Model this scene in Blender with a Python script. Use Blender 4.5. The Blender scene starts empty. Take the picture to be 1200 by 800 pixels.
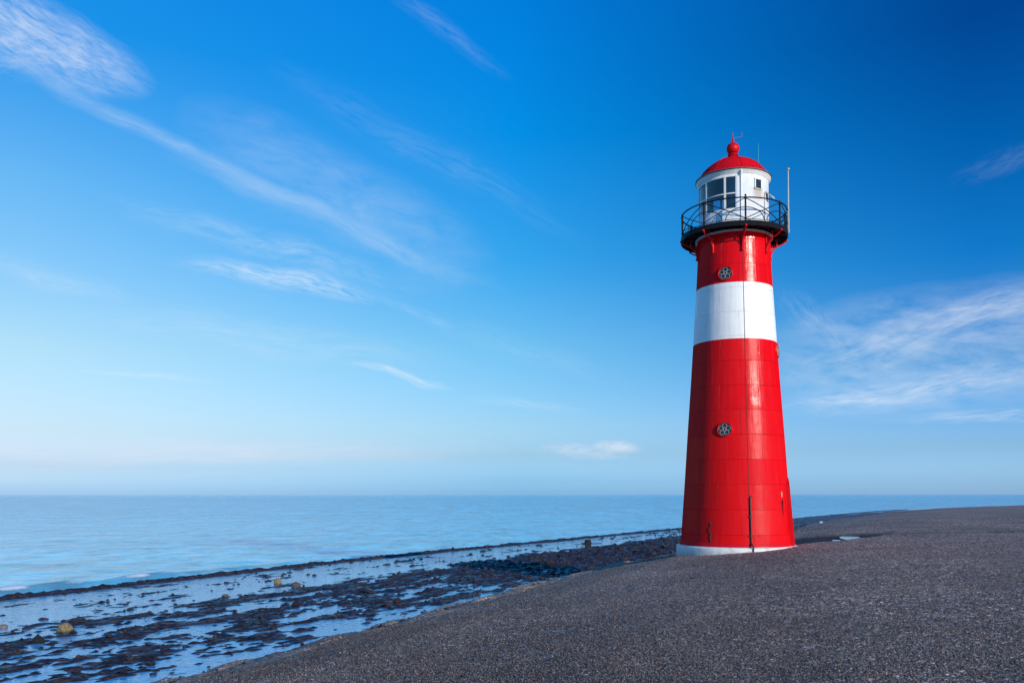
import bpy, bmesh, math, random
import numpy as np
from mathutils import Vector, noise, Matrix

random.seed(7)
S = bpy.context.scene
COL = S.collection
R = math.radians
SUN_AZ, SUN_EL = R(142.0), R(17.0)

# ------------------------------------------------------------------ helpers
class MB:
    """collects shapes; build() links them as one mesh object"""
    def __init__(self):
        self.v, self.f, self.s = [], [], []
    def add(self, vs, fs, smooth=True):
        o = len(self.v)
        self.v += [tuple(p) for p in vs]
        self.f += [tuple(i + o for i in q) for q in fs]
        self.s += [smooth] * len(fs)
        return self
    def build(self, name, mat, parent=None, loc=None):
        me = bpy.data.meshes.new(name)
        me.from_pydata(self.v, [], self.f)
        me.polygons.foreach_set('use_smooth', self.s)
        me.update()
        bm = bmesh.new(); bm.from_mesh(me)
        bmesh.ops.recalc_face_normals(bm, faces=bm.faces[:]); bm.to_mesh(me); bm.free()
        if mat: me.materials.append(mat)
        o = bpy.data.objects.new(name, me); COL.objects.link(o)
        if parent: o.parent = parent
        if loc: o.location = loc
        return o
    def box(self, c, ax, hs):
        c = Vector(c); ax = [Vector(a).normalized() for a in ax]
        vs = []
        for i in (-1, 1):
            for j in (-1, 1):
                for k in (-1, 1):
                    vs.append(c + ax[0]*hs[0]*i + ax[1]*hs[1]*j + ax[2]*hs[2]*k)
        return self.add(vs, [(0,1,3,2),(4,6,7,5),(0,4,5,1),(2,3,7,6),(0,2,6,4),(1,5,7,3)], False)
    def tube(self, pts, r, n=8, closed=False):
        pts = [Vector(p) for p in pts]; m = len(pts)
        rs = r if isinstance(r, (list, tuple)) else [r]*m
        vs, fs = [], []
        prev = None
        for i, p in enumerate(pts):
            if closed: t = pts[(i+1) % m] - pts[i-1]
            else: t = pts[min(i+1, m-1)] - pts[max(i-1, 0)]
            t.normalize()
            if prev is None:
                u = t.orthogonal().normalized()
            else:
                u = (prev - t*prev.dot(t)).normalized()
            prev = u; w = t.cross(u)
            for k in range(n):
                a = 2*math.pi*k/n
                vs.append(p + (u*math.cos(a) + w*math.sin(a))*rs[i])
        for i in range(m if closed else m-1):
            for k in range(n):
                a, b = i*n+k, i*n+(k+1) % n
                j = (i+1) % m
                fs.append((a, b, j*n+(k+1) % n, j*n+k))
        self.add(vs, fs)
        if not closed:
            self.add(vs[:n], [tuple(range(n))[::-1]], False)
            self.add(vs[-n:], [tuple(range(n))], False)
        return self

def tag(o, label=None, cat=None, group=None, kind=None):
    for k, v in (('label', label), ('category', cat), ('group', group), ('kind', kind)):
        if v: o[k] = v
    return o

def smooth(a, b, x):
    t = np.clip((x-a)/(b-a), 0, 1); return t*t*(3-2*t)

def srgb(*c):
    return tuple((v/255/12.92 if v/255 <= .04045 else ((v/255+.055)/1.055)**2.4) for v in c)

class NT:
    def __init__(self, tree):
        self.t = tree; self.n = tree.nodes; self.l = tree.links
    def put(self, sock, v):
        if v is None: return
        if isinstance(v, bpy.types.NodeSocket): self.l.new(v, sock)
        elif isinstance(v, (tuple, list)) and sock.type == 'RGBA' and len(v) == 3: sock.default_value = (*v, 1)
        else: sock.default_value = v
    def math(self, op, a, b=None, c=None, clamp=False):
        n = self.n.new('ShaderNodeMath'); n.operation = op; n.use_clamp = clamp
        for i, v in enumerate((a, b, c)): self.put(n.inputs[i], v)
        return n.outputs[0]
    def vec(self, op, a, b=None):
        n = self.n.new('ShaderNodeVectorMath'); n.operation = op
        self.put(n.inputs[0], a); self.put(n.inputs[1], b)
        return n.outputs['Value'] if op in ('DOT_PRODUCT', 'LENGTH') else n.outputs[0]
    def scale(self, a, s):
        n = self.n.new('ShaderNodeVectorMath'); n.operation = 'SCALE'
        self.put(n.inputs[0], a); self.put(n.inputs['Scale'], s); return n.outputs[0]
    def sep(self, v):
        n = self.n.new('ShaderNodeSeparateXYZ'); self.put(n.inputs[0], v); return n.outputs
    def comb(self, x, y, z):
        n = self.n.new('ShaderNodeCombineXYZ')
        for i, v in enumerate((x, y, z)): self.put(n.inputs[i], v)
        return n.outputs[0]
    def noise(self, vec, scale, detail=4, rough=.5, dist=0, out='Fac', lac=2):
        n = self.n.new('ShaderNodeTexNoise'); self.put(n.inputs['Vector'], vec)
        n.inputs['Scale'].default_value = scale; n.inputs['Detail'].default_value = detail
        n.inputs['Roughness'].default_value = rough; n.inputs['Distortion'].default_value = dist
        n.inputs['Lacunarity'].default_value = lac
        return n.outputs[out]
    def voro(self, vec, scale, feature='F1', out='Distance', rnd=1):
        n = self.n.new('ShaderNodeTexVoronoi'); n.feature = feature; self.put(n.inputs['Vector'], vec)
        n.inputs['Scale'].default_value = scale; n.inputs['Randomness'].default_value = rnd
        return n.outputs[out]
    def ramp(self, f, stops, interp='LINEAR'):
        n = self.n.new('ShaderNodeValToRGB'); self.put(n.inputs[0], f)
        cr = n.color_ramp; cr.interpolation = interp
        while len(cr.elements) < len(stops): cr.elements.new(.5)
        for e, (p, c) in zip(cr.elements, stops):
            e.position = p; e.color = (*c, 1) if isinstance(c, (tuple, list)) else (c, c, c, 1)
        return n.outputs[0]
    def maprange(self, v, a, b, c=0., d=1., sm=False):
        n = self.n.new('ShaderNodeMapRange'); n.interpolation_type = 'SMOOTHSTEP' if sm else 'LINEAR'
        for i, x in enumerate((v, a, b, c, d)): self.put(n.inputs[i], x)
        return n.outputs[0]
    def mix(self, f, a, b, mode='MIX'):
        n = self.n.new('ShaderNodeMix'); n.data_type = 'RGBA'; n.blend_type = mode; n.clamp_factor = True
        self.put(n.inputs[0], f); self.put(n.inputs[6], a); self.put(n.inputs[7], b)
        return n.outputs[2]
    def bump(self, h, strength=1., dist=.01, normal=None):
        n = self.n.new('ShaderNodeBump'); self.put(n.inputs['Height'], h)
        n.inputs['Strength'].default_value = strength; n.inputs['Distance'].default_value = dist
        if normal: self.put(n.inputs['Normal'], normal)
        return n.outputs[0]
    def attr(self, name, out='Fac'):
        n = self.n.new('ShaderNodeAttribute'); n.attribute_name = name; return n.outputs[out]
    def pos(self):
        return self.n.new('ShaderNodeNewGeometry').outputs['Position']
    def obj(self):
        return self.n.new('ShaderNodeTexCoord').outputs['Object']

def material(name, fn=None, **kw):
    m = bpy.data.materials.new(name); m.use_nodes = True
    t = NT(m.node_tree); b = m.node_tree.nodes['Principled BSDF']
    if fn: kw = {**kw, **fn(t)}
    for k, v in kw.items(): t.put(b.inputs[k.replace('_', ' ')], v)
    return m

# ------------------------------------------------------------------ world
def world():
    w = bpy.data.worlds.new('World'); S.world = w; w.use_nodes = True
    t = NT(w.node_tree); bg = w.node_tree.nodes['Background']
    STR = .10
    sk = t.n.new('ShaderNodeTexSky'); sk.sky_type = 'NISHITA'; sk.sun_disc = False
    sk.sun_elevation = SUN_EL; sk.sun_rotation = SUN_AZ; sk.altitude = 0
    d = t.vec('NORMALIZE', t.n.new('ShaderNodeTexCoord').outputs['Generated'])
    x, y, z = t.sep(d)[:3]
    # the polarised evening sky: the clear-sky model graded by height and heading
    tab = {
     'L': [(-.1,(166,208,240),(1.471,1.403,0.952)),(.006,(168,206,238),(4.03,3.791,2.498)),(.03,(192,219,241),(6.236,6.2,4.141)),
           (.068,(205,232,246),(6.228,7.263,5.955)),(.153,(178,225,250),(4.205,5.936,6.858)),(.312,(104,184,245),(2.284,3.554,5.132)),
           (.445,(30,148,234),(1.567,2.502,3.883)),(.6,(10,130,222),(1.06,1.718,2.793)),(.9,(4,100,196),(0.561,0.913,1.548))],
     'C': [(-.1,(137,190,229),(1.242,1.174,0.793)),(.003,(137,190,229),(3.424,3.195,2.09)),(.016,(138,191,229),(4.211,3.922,2.506)),
           (.045,(158,204,234),(5.399,5.833,4.307)),(.076,(164,213,239),(5.038,6.034,5.169)),(.173,(114,195,243),(3.264,4.682,5.616)),
           (.266,(56,167,238),(2.268,3.459,4.779)),(.392,(4,143,229),(1.525,2.411,3.656)),(.496,(2,128,222),(1.18,1.893,2.991)),
           (.65,(2,112,202),(0.841,1.362,2.237)),(.95,(4,98,190),(0.53,0.857,1.454))],
     'R': [(-.1,(142,184,220),(0.96,0.886,0.586)),(.003,(142,184,220),(2.641,2.423,1.558)),(.014,(142,185,220),(3.178,2.918,1.843)),
           (.049,(140,187,223),(4.055,4.333,3.164)),(.138,(80,158,220),(2.857,3.904,4.289)),(.243,(18,122,203),(1.851,2.78,3.753)),
           (.35,(2,96,176),(1.376,2.138,3.144)),(.447,(1,70,148),(1.079,1.707,2.642)),(.65,(1,64,140),(0.751,1.207,1.973)),(.95,(4,94,184),(0.55,0.883,1.492))]}
    K = 6.0
    zz = t.maprange(z, -.1, 1)
    rr = {}
    for k, rows in tab.items():
        st = []
        for zc, col, nis in rows:
            c = srgb(*col); st.append(((zc+.1)/1.1, tuple(a/(b*STR)/K for a, b in zip(c, nis))))
        rr[k] = t.ramp(zz, st)
    az = t.math('DIVIDE', x, t.math('MAXIMUM', t.math('SQRT', t.math('ADD', t.math('MULTIPLY', x, x), t.math('MULTIPLY', y, y))), 1e-4))
    g = t.mix(t.maprange(az, -.5, 0), rr['L'], rr['C'])
    g = t.mix(t.maprange(az, 0, .48), g, rr['R'])
    g = t.scale(g, K)
    col = t.vec('MULTIPLY', sk.outputs[0], g)
    # thin high cloud: each one a patch of the sky given by heading and height
    def dirv(a, e):
        a, e = R(a), R(e); return Vector((math.sin(a)*math.cos(e), math.cos(a)*math.cos(e), math.sin(e)))
    wn = t.noise(d, 7, 3, .5, out='Color')
    dw = t.vec('ADD', d, t.scale(t.vec('SUBTRACT', wn, (.5,.5,.5)), .035))
    W = (.93/STR, .96/STR, 1.0/STR); PK = (.90/STR, .88/STR, .95/STR); GR = (.72/STR, .84/STR, .96/STR)
    #  ends (az, el), half width deg, opacity, streak stretch (along, across), threshold, colour
    C = [
     ((-38.5,27.0),(-22.8,23.9),2.1,.66,(2.8,1.5),.31,W),
     ((-36.5,23.6),(-25.5,25.6),1.9,.42,(2.0,1.4),.40,W),
     ((-34.5,24.9),(-11.0,17.0),.66,.30,(2.4,.5),.22,GR),
     ((-24.0,21.0),(0.5,12.8),.85,.25,(2.6,.5),.22,GR),
     ((-22.0,23.3),(-1.0,13.8),3.4,.24,(2.0,.7),.28,GR),
     ((-26.9,17.7),(-5.0,13.0),1.25,.42,(3.4,.9),.34,GR),
     ((-22.5,14.4),(-7.6,12.7),.95,.80,(3.0,1.2),.34,W),
     ((-10.2,13.7),(-3.0,10.6),.55,.30,(2.4,.8),.36,GR),
     ((-10.5,32.0),(0.6,25.8),.75,.15,(2.4,.9),.34,GR),
     ((-11.6,8.8),(-3.6,6.75),.36,.60,(1.8,.9),.30,W),
     ((1.2,2.9),(6.8,3.15),.55,.6,(1.4,.8),.36,PK),
     ((5.2,3.35),(9.1,3.25),.62,.72,(1.3,.8),.24,PK), ((2.4,2.7),(8.6,2.6),.5,.45,(1.6,.8),.30,PK),
     ((15.0,5.3),(38.0,7.5),1.3,.50,(3.6,1.2),.36,W),
     ((15.5,6.9),(38.0,12.4),1.8,.44,(3.4,1.2),.38,W),
     ((17.2,13.4),(22.4,8.0),1.3,.34,(2.0,1.2),.38,GR),
     ((23.0,4.75),(37.0,4.5),.55,.55,(2.8,.9),.36,W),
     ((17.8,5.9),(26.0,6.1),.42,.62,(2.2,1.0),.34,W),
     ((15.5,8.2),(38.0,8.9),4.2,.40,(2.2,1.2),.30,W),
     ((22.0,10.0),(38.0,11.8),1.0,.42,(2.8,1.0),.36,W),
     ((27.0,18.1),(36.0,19.5),.9,.16,(2.4,1.0),.38,GR),
     ((-34.0,13.7),(-23.0,11.8),.9,.22,(2.6,.9),.30,W),
     ((-27.5,7.6),(-18.4,6.85),.25,.36,(2.0,.8),.32,W),
     ((-42.0,2.4),(2.0,3.0),1.2,.42,(3.0,1.2),.26,(.88/STR,.80/STR,.88/STR)),
     ((-4.0,6.3),(6.2,5.5),.5,.20,(2.4,.9),.30,W),
     # broad faint veils
     ((-30,11),(-2,8.5),1.6,.20,(3.0,1.2),.32,W), ((-18,27),(6,16),1.4,.12,(3.0,1.2),.34,GR), ((-8,12),(9,7),1.2,.14,(2.6,1.2),.34,GR),
    ]
    for i, (p0, p1, hw, op, st, th, cc) in enumerate(C):
        d0, d1 = dirv(*p0), dirv(*p1)
        c = (d0+d1).normalized(); a = (d1-d0); L = a.length/2; a.normalize(); b = c.cross(a).normalized(); Wd = R(hw)
        u = t.math('DIVIDE', t.vec('DOT_PRODUCT', dw, tuple(a)), L)
        v = t.math('DIVIDE', t.vec('DOT_PRODUCT', t.vec('SUBTRACT', dw, tuple(c)), tuple(b)), Wd)
        fall = t.math('SUBTRACT', 1., t.math('ADD', t.math('POWER', t.math('ABSOLUTE', u), 2.5), t.math('MULTIPLY', v, v)), clamp=True)
        # filaments drift at a slant to the streak
        vv = t.math('ADD', t.math('MULTIPLY', v, st[1]*(1.9 if L > .05 else 1.2)), t.math('MULTIPLY', u, .9 if i % 3 else -.8))
        nv = t.comb(t.math('MULTIPLY', u, st[0]), vv, i*3.7)
        n = t.noise(nv, 1.35, 5 if i < 26 else 3, .64, .35)
        fi = t.noise(t.comb(t.math('MULTIPLY', u, st[0]*2.2), t.math('MULTIPLY', vv, 3.2), i*1.9), 1.5, 3, .6)
        n = t.math('ADD', t.math('MULTIPLY', n, .72), t.math('MULTIPLY', fi, .28))
        dn = t.maprange(n, th+.02, th+.44)
        fall = t.math('MULTIPLY', fall, fall) if hw < 2 else fall
        den = t.math('MULTIPLY', t.math('MULTIPLY', fall, dn), op)
        den = t.math('MULTIPLY', den, t.math('GREATER_THAN', t.vec('DOT_PRODUCT', d, tuple(c)), 0.2))
        col = t.mix(den, col, cc)
    t.put(bg.inputs[0], col); bg.inputs[1].default_value = STR
world()

sun = bpy.data.lights.new('sun', 'SUN'); sun.energy = 4.0; sun.angle = R(.53); sun.color = (1, .90, .78)
so = bpy.data.objects.new('sun', sun); COL.objects.link(so); so.location = (30, -40, 40)
sd = Vector((math.sin(SUN_AZ)*math.cos(SUN_EL), math.cos(SUN_AZ)*math.cos(SUN_EL), math.sin(SUN_EL)))
so.rotation_euler = sd.to_track_quat('Z', 'Y').to_euler()

# ------------------------------------------------------------------ lie of the land
def curve(pts, sig):
    ys = np.array([p[0] for p in pts], float); xs = np.array([p[1] for p in pts], float)
    g = np.arange(ys[0], ys[-1], .5); v = np.interp(g, ys, xs)
    s = sig/.5; k = np.exp(-.5*(np.arange(-int(3*s), int(3*s)+1)/s)**2); k /= k.sum(); h = len(k)//2
    vp = np.concatenate([v[0]+(v[1]-v[0])*np.arange(-h, 0), v, v[-1]+(v[-1]-v[-2])*np.arange(1, h+1)])
    vs = np.convolve(vp, k, 'valid')
    def f(y):
        y = np.asarray(y, float); r = np.interp(y, g, vs)
        r = np.where(y < g[0], vs[0]+(y-g[0])*(vs[1]-vs[0])/.5, r)
        return np.where(y > g[-1], vs[-1]+(y-g[-1])*(vs[-1]-vs[-2])/.5, r)
    return f
XT = curve([(-300,-163),(0,-14.5),(16.3,-6.5),(21.7,-4.3),(25.5,-2.55),(33,.43),(41.9,4.5),(48.6,9.0),(85.7,28),(109,39.5),(138,56),(156,69.5),(200,112),(260,172),(600,540)], 2.5)
XS = curve([(-300,-190),(0,-35),(31.5,-18.9),(49.4,-9.9),(93,17.2),(133,43.5),(190,80),(260,136),(600,470)], 5)

PR_S = [-3,-1.2,0,2.5,5.3,7.5,9.4,12,20,40,80,200,2000]
PR_Z = [-.35,.12,.4,1.03,1.67,1.88,2.08,2.2,2.36,2.6,2.9,3.0,3.2]
def n2(x, y, z=0, f=1., o=3):
    return noise.fractal(Vector((x*f, y*f, z)), .7, 2.0, o)

def ground_z(X, Y):
    s = .88*(X-XT(Y))
    z = np.interp(s, PR_S, PR_Z)
    far = smooth(50, 140, Y)
    z = z - far*np.clip(z-.4, 0, 9)*.30
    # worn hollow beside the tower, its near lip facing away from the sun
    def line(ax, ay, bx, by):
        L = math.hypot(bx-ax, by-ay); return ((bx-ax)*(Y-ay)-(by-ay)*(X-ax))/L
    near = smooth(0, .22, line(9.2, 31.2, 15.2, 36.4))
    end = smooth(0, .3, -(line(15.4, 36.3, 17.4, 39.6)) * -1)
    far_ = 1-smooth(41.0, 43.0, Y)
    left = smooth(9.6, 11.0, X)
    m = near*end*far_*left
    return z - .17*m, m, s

# ------------------------------------------------------------------ materials: ground
def asphalt_nodes(t):
    p = t.pos(); px, py, pz = t.sep(p)[:3]
    edge = t.attr('edge'); hollow_dark = t.attr('hollow_dark')
    big = t.noise(p, .22, 4, .55); mid = t.noise(p, 1.7, 4, .6)
    pw = t.vec('ADD', p, t.scale(t.noise(p, 30, 2, out='Color'), .02))
    c1 = t.sep(t.voro(pw, 24, out='Color'))[0]; d1 = t.voro(pw, 24)
    c3 = t.sep(t.voro(pw, 9.5, out='Color'))
    c2 = t.sep(t.voro(pw, 62, out='Color'))
    grain = t.ramp(c1, [(0,(.014,.012,.012)),(.34,(.048,.040,.036)),(.60,(.105,.084,.070)),(.78,(.20,.155,.115)),(.92,(.40,.32,.24)),(1,(.72,.66,.58))])
    fine = t.ramp(c2[1], [(0,(.018,.016,.016)),(.55,(.085,.071,.062)),(.88,(.22,.175,.135)),(1,(.62,.55,.46))])
    col = t.mix(.40, grain, fine)
    col = t.scale(col, t.ramp(c3[0], [(0,.72),(.5,.95),(.85,1.12),(1,1.4)]))
    col = t.vec('MULTIPLY', col, (2.02,1.86,1.80))
    tanc = t.mix(.5, t.vec('MULTIPLY', col, (1.75,1.55,1.32)), (.27,.20,.14))
    col = t.mix(t.math('MULTIPLY', edge, t.maprange(mid, .3, .65, .45, 1.)), col, tanc)
    k = t.math('MULTIPLY', t.maprange(big, .28, .72, .70, 1.26), t.maprange(mid, .2, .8, .86, 1.12))
    col = t.scale(col, k)
    # patches with brown dust
    col = t.mix(t.maprange(t.noise(p, .45, 3, .6), .52, .75, 0, .35), col, t.vec('MULTIPLY', col, (1.35,1.12,.92)))
    # old work joints across the far paving
    jd = t.math('ABSOLUTE', t.math('SUBTRACT', t.math('ADD', py, t.math('MULTIPLY', t.math('SUBTRACT', t.noise(p, .6, 3), .5), .7)), 39.0))
    j = t.math('MULTIPLY', t.maprange(jd, .10, .32, .75, 0.), t.maprange(px, 13, 16, 0, 1))
    jj = t.math('ABSOLUTE', t.math('SUBTRACT', t.math('FRACT', t.math('MULTIPLY', t.math('ADD', py, t.noise(p, .5, 2)), .16)), .5))
    j2 = t.math('MULTIPLY', t.maprange(jj, .0, .06, .30, 0.), t.maprange(py, 41, 46, 0, 1))
    col = t.mix(t.math('MAXIMUM', j, j2), col, (.014,.013,.014))
    col = t.mix(t.math('MULTIPLY', hollow_dark, .86), col, (.010,.010,.013))
    h = t.math('ADD', t.math('MULTIPLY', t.math('SUBTRACT', 1., d1), .6), t.math('MULTIPLY', t.voro(pw, 62), -.35))
    h = t.math('ADD', h, t.math('MULTIPLY', t.noise(p, 9, 4, .6), .8))
    return {'Base Color': col, 'Roughness': t.maprange(mid, .2, .8, .62, .85), 'Normal': t.bump(h, .8, .012),
            'Specular IOR Level': .12}
M_asphalt = material('asphalt', asphalt_nodes)

def rock_nodes(t):
    p = t.pos()
    isl = t.n.new('ShaderNodeObjectInfo').outputs['Random']
    rnd = t.n.new('ShaderNodeNewGeometry').outputs['Random Per Island']
    big = t.noise(p, .9, 4, .6); n = t.noise(p, 5, 6, .65)
    c = t.ramp(n, [(.25,(.008,.006,.007)),(.42,(.026,.017,.018)),(.55,(.052,.034,.030)),(.68,(.11,.066,.044)),(.82,(.20,.13,.08))])
    c = t.mix(t.maprange(big, .45, .62, 0, .75), c, t.mix(n, (.016,.011,.018), (.095,.062,.082)))
    c = t.scale(c, t.maprange(t.math('ADD', isl, rnd), 0, 2, .45, 1.2))
    h = t.math('ADD', t.noise(p, 14, 6, .7), t.math('MULTIPLY', t.voro(p, 9), .6))
    return {'Base Color': c, 'Roughness': t.maprange(t.noise(p, 3, 3), .35, .65, .16, .5), 'Normal': t.bump(h, 1., .06), 'Specular IOR Level': .28}
M_rock = material('wet_dark_rock', rock_nodes)

def pale_stone(c0, c1, c2):
    def f(t):
        p = t.obj(); n = t.noise(p, 3.2, 6, .65)
        c = t.ramp(n, [(.28, c0), (.5, c1), (.72, c2)])
        z = t.sep(p)[2]
        wet = t.maprange(t.math('ADD', z, t.math('MULTIPLY', t.noise(p, 2.5, 3), .5)), -.15, .25, 1, 0)
        c = t.mix(t.math('MULTIPLY', wet, .75), t.scale(c, .8), tuple(v*.35 for v in c0))
        return {'Base Color': c, 'Roughness': t.maprange(wet, 0, 1, .8, .3), 'Normal': t.bump(t.noise(p, 9, 6, .65), .8, .07)}
    return f
M_yellow = material('lichen_yellow_stone', pale_stone((.10,.07,.035),(.34,.25,.12),(.48,.38,.22)))
M_brown = material('brown_stone', pale_stone((.05,.03,.02),(.16,.10,.055),(.27,.19,.12)))
M_tan = material('tan_stone', pale_stone((.14,.09,.05),(.38,.27,.17),(.5,.4,.28)))
M_black = material('black_stone', pale_stone((.004,.004,.005),(.010,.009,.010),(.022,.019,.020)))
M_white = material('pale_stone', pale_stone((.42,.42,.42),(.62,.62,.62),(.75,.75,.75)))

def sea_nodes(t):
    p = t.pos(); foam = t.attr('foam')
    px, py, pz = t.sep(p)[:3]
    q = t.comb(t.math('MULTIPLY', px, .55), py, 0.)
    dist = t.vec('LENGTH', p)
    h1 = t.noise(q, .35, 3, .55); h2 = t.noise(q, 1.7, 4, .6); h3 = t.noise(q, 7, 3, .6)
    off = t.maprange(dist, 34, 200, .24, 1.7)
    h = t.math('ADD', t.math('MULTIPLY', h1, 1.3), t.math('ADD', t.math('MULTIPLY', h2, .55), t.math('MULTIPLY', h3, .05)))
    h = t.math('MULTIPLY', h, off)
    nb = t.bump(h, 1., .42)
    fn = t.maprange(t.math('ADD', t.math('MULTIPLY', foam, .62), t.math('MULTIPLY', t.noise(p, 6, 7, .75), .8)), .66, .92)
    fn = t.math('MULTIPLY', fn, t.maprange(foam, .05, .3))
    murk = t.attr('murk')
    wv = t.noise(t.comb(t.math('MULTIPLY', px, .10), py, 0.), .12, 5, .65)
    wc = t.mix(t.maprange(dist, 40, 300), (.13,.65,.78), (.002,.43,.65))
    w2 = t.noise(t.comb(t.math('MULTIPLY', px, .55), t.math('MULTIPLY', py, .22), 0.), .9, 4, .6)
    w3 = t.noise(t.comb(t.math('MULTIPLY', px, .22), t.math('MULTIPLY', py, .025), 4.), 1., 5, .65)
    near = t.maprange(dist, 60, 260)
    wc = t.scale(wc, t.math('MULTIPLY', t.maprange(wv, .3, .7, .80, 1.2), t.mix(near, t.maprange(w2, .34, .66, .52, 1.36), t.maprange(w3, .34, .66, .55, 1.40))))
    wc = t.mix(murk, wc, (.17,.25,.25))
    c = t.mix(fn, wc, (.72,.74,.74))
    return {'Base Color': c, 'Roughness': t.mix(fn, (.10,.10,.10), (.8,.8,.8)), 'Normal': nb, 'IOR': 1.5, 'Specular IOR Level': t.maprange(dist, 55, 560, 1., .05)}
M_sea = material('sea_water', sea_nodes, Subsurface_Weight=.85, Subsurface_Radius=(1., 1., 1.), Subsurface_Scale=5.)
M_sea.node_tree.nodes['Principled BSDF'].subsurface_method = 'BURLEY'

def pool_nodes(t):
    p = t.pos()
    h = t.math('ADD', t.noise(p, 2.5, 3, .6), t.math('MULTIPLY', t.noise(p, 11, 3, .6), .25))
    c = t.mix(t.noise(p, .7, 4), (.035,.27,.52), (.07,.36,.62))
    return {'Base Color': c, 'Roughness': .06, 'Normal': t.bump(h, 1., .034), 'IOR': 1.65}
M_pool = material('tide_pool_water', pool_nodes)
def puddle_nodes(t):
    return {'Base Color': (.02,.02,.02), 'Roughness': .03, 'Normal': t.bump(t.noise(t.pos(), 8, 3), .5, .004), 'IOR': 1.33}
M_puddle = material('puddle_water', puddle_nodes)

# ------------------------------------------------------------------ ground sheets
def grid_object(name, X, Y, Z, mat, attrs=None):
    r, c = X.shape
    vs = np.stack([X, Y, Z], -1).reshape(-1, 3)
    i = np.arange(r*c).reshape(r, c)
    f = np.stack([i[:-1,:-1], i[:-1,1:], i[1:,1:], i[1:,:-1]], -1).reshape(-1, 4)
    me = bpy.data.meshes.new(name)
    me.from_pydata(vs.tolist(), [], f.tolist())
    me.polygons.foreach_set('use_smooth', [True]*len(f))
    for k, a in (attrs or {}).items():
        at = me.attributes.new(k, 'FLOAT', 'POINT'); at.data.foreach_set('value', a.reshape(-1).astype(np.float32))
    me.materials.append(mat); me.update()
    o = bpy.data.objects.new(name, me); COL.objects.link(o); return o

def steps(segs):
    out = []
    for a, b, n in segs: out += list(np.linspace(a, b, n, endpoint=False))
    return np.array(out + [segs[-1][1]])

def make_asphalt():
    ys = steps([(-300,-20,20),(-20,6,26),(6,28,120),(28,43,150),(43,80,90),(80,200,100),(200,600,40)])
    ss = steps([(-1.6,.8,26),(.8,6,44),(6,17,110),(17,30,40),(30,80,30),(80,900,20)])
    Sg, Yg = np.meshgrid(ss, ys)
    Xg = XT(Yg) + Sg/.88
    jit = np.zeros_like(Sg); bmp = np.zeros_like(Sg)
    for a in range(Sg.shape[0]):
        for b in range(Sg.shape[1]):
            if Sg[a,b] < 2.5: jit[a,b] = n2(Xg[a,b], Yg[a,b], 3, .5, 4)*.16 + n2(Xg[a,b], Yg[a,b], 9, 2.2, 3)*.06
            if Sg[a,b] < 60 and Yg[a,b] < 200: bmp[a,b] = n2(Xg[a,b], Yg[a,b], 5, .35, 3)*.035
    Z, m, s = ground_z(Xg, Yg)
    Z = Z + jit*(1-smooth(.8, 2.5, Sg)) + bmp*smooth(1, 3, Sg)
    edge = 1-smooth(.2, 5.5, Sg)
    # darker floor colour over the hollow, following its mask
    hdark = m.copy()
    o = grid_object('asphalt', Xg, Yg, Z, M_asphalt, {'edge': edge, 'hollow_dark': hdark})
    tag(o, kind='structure')
make_asphalt()

def flat_z(x, y, xt, xs):
    """height of the rock shelf between asphalt toe and outer sill"""
    w = (xt-x)/max(xt-xs, .1); ds = x-xs
    # coordinates along / across the shore
    a = .447*x+.894*y; c = .894*x-.447*y
    nb = n2(a*.40, c*1.1, 1, .95, 6)
    nf = n2(a*.7, c, 7, 4.2, 4)
    w2 = w + .07*n2(a*.12, 0, 12, 1, 3) + .04*n2(a*.5, c*.5, 4, 1, 2)
    st = lambda p, q, v: float(smooth(p, q, v))
    rocky = st(.03, .12, w2)*(1-st(.44, .52, w2))
    chan = 1-st(.03, .12, w2)
    tower = math.exp(-((y-56)/15)**2)*(1-st(.42, .6, w2))
    strip = math.exp(-((w2-.50)/.025)**2)
    farr = st(75, 105, y)*(1-st(.75, .9, w2))
    h = .22 - .044 - .03*chan + .032*rocky + .13*tower + .06*strip + .09*farr
    h += nb*(.075+.04*rocky+.05*tower) + nf*(.054+.026*rocky+.04*tower) + n2(a*.8, c, 2, 9.5, 2)*(.020+.016*rocky+.02*tower)
    if rocky+tower > .05:
        dd = noise.voronoi(Vector((a*1.1, c*1.9, 0)))[0]
        h += (rocky+tower)*max(0, .42-dd[0])*.20
    if h > .27: h = .27+(h-.27)*(.55+.45*tower)
    # outer sill of stone
    u = (ds-.8)/.62
    h = max(h, .31*math.exp(-u**4) + nf*.10 + nb*.04) if abs(u) < 1.6 else h
    if ds < 0: h -= .5*min(1, -ds/.8)
    return h

def make_flat():
    ys = [-20., -8, 0, 6, 10]
    while ys[-1] < 210: ys.append(ys[-1] + max(.09, ys[-1]*.0058))
    ys = np.array(ys); nc = 230
    X = np.zeros((len(ys), nc)); Y = np.zeros_like(X); Z = np.zeros_like(X)
    xt, xs = XT(ys), XS(ys)
    fr = np.concatenate([np.linspace(0, .12, 40, endpoint=False), np.linspace(.12, 1, 190)])
    for i, y in enumerate(ys):
        x0, x1 = xs[i]-1.2, xt[i]+1.0
        for j in range(nc):
            x = x0+(x1-x0)*fr[j]
            X[i,j] = x; Y[i,j] = y; Z[i,j] = flat_z(x, y, xt[i], xs[i])
    tag(grid_object('rock_shelf', X, Y, Z, M_rock), kind='structure')
    # still water lying on the shelf
    ys2 = np.linspace(-20, 230, 126); f2 = np.linspace(0, 1, 8)
    X2 = (XS(ys2)+.8)[:,None]*(1-f2) + (XT(ys2)+.3)[:,None]*f2
    Y2 = np.repeat(ys2[:,None], 8, 1)
    tag(grid_object('tide_pool', X2, Y2, np.full_like(X2, .22), M_pool), kind='structure')
make_flat()

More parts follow.
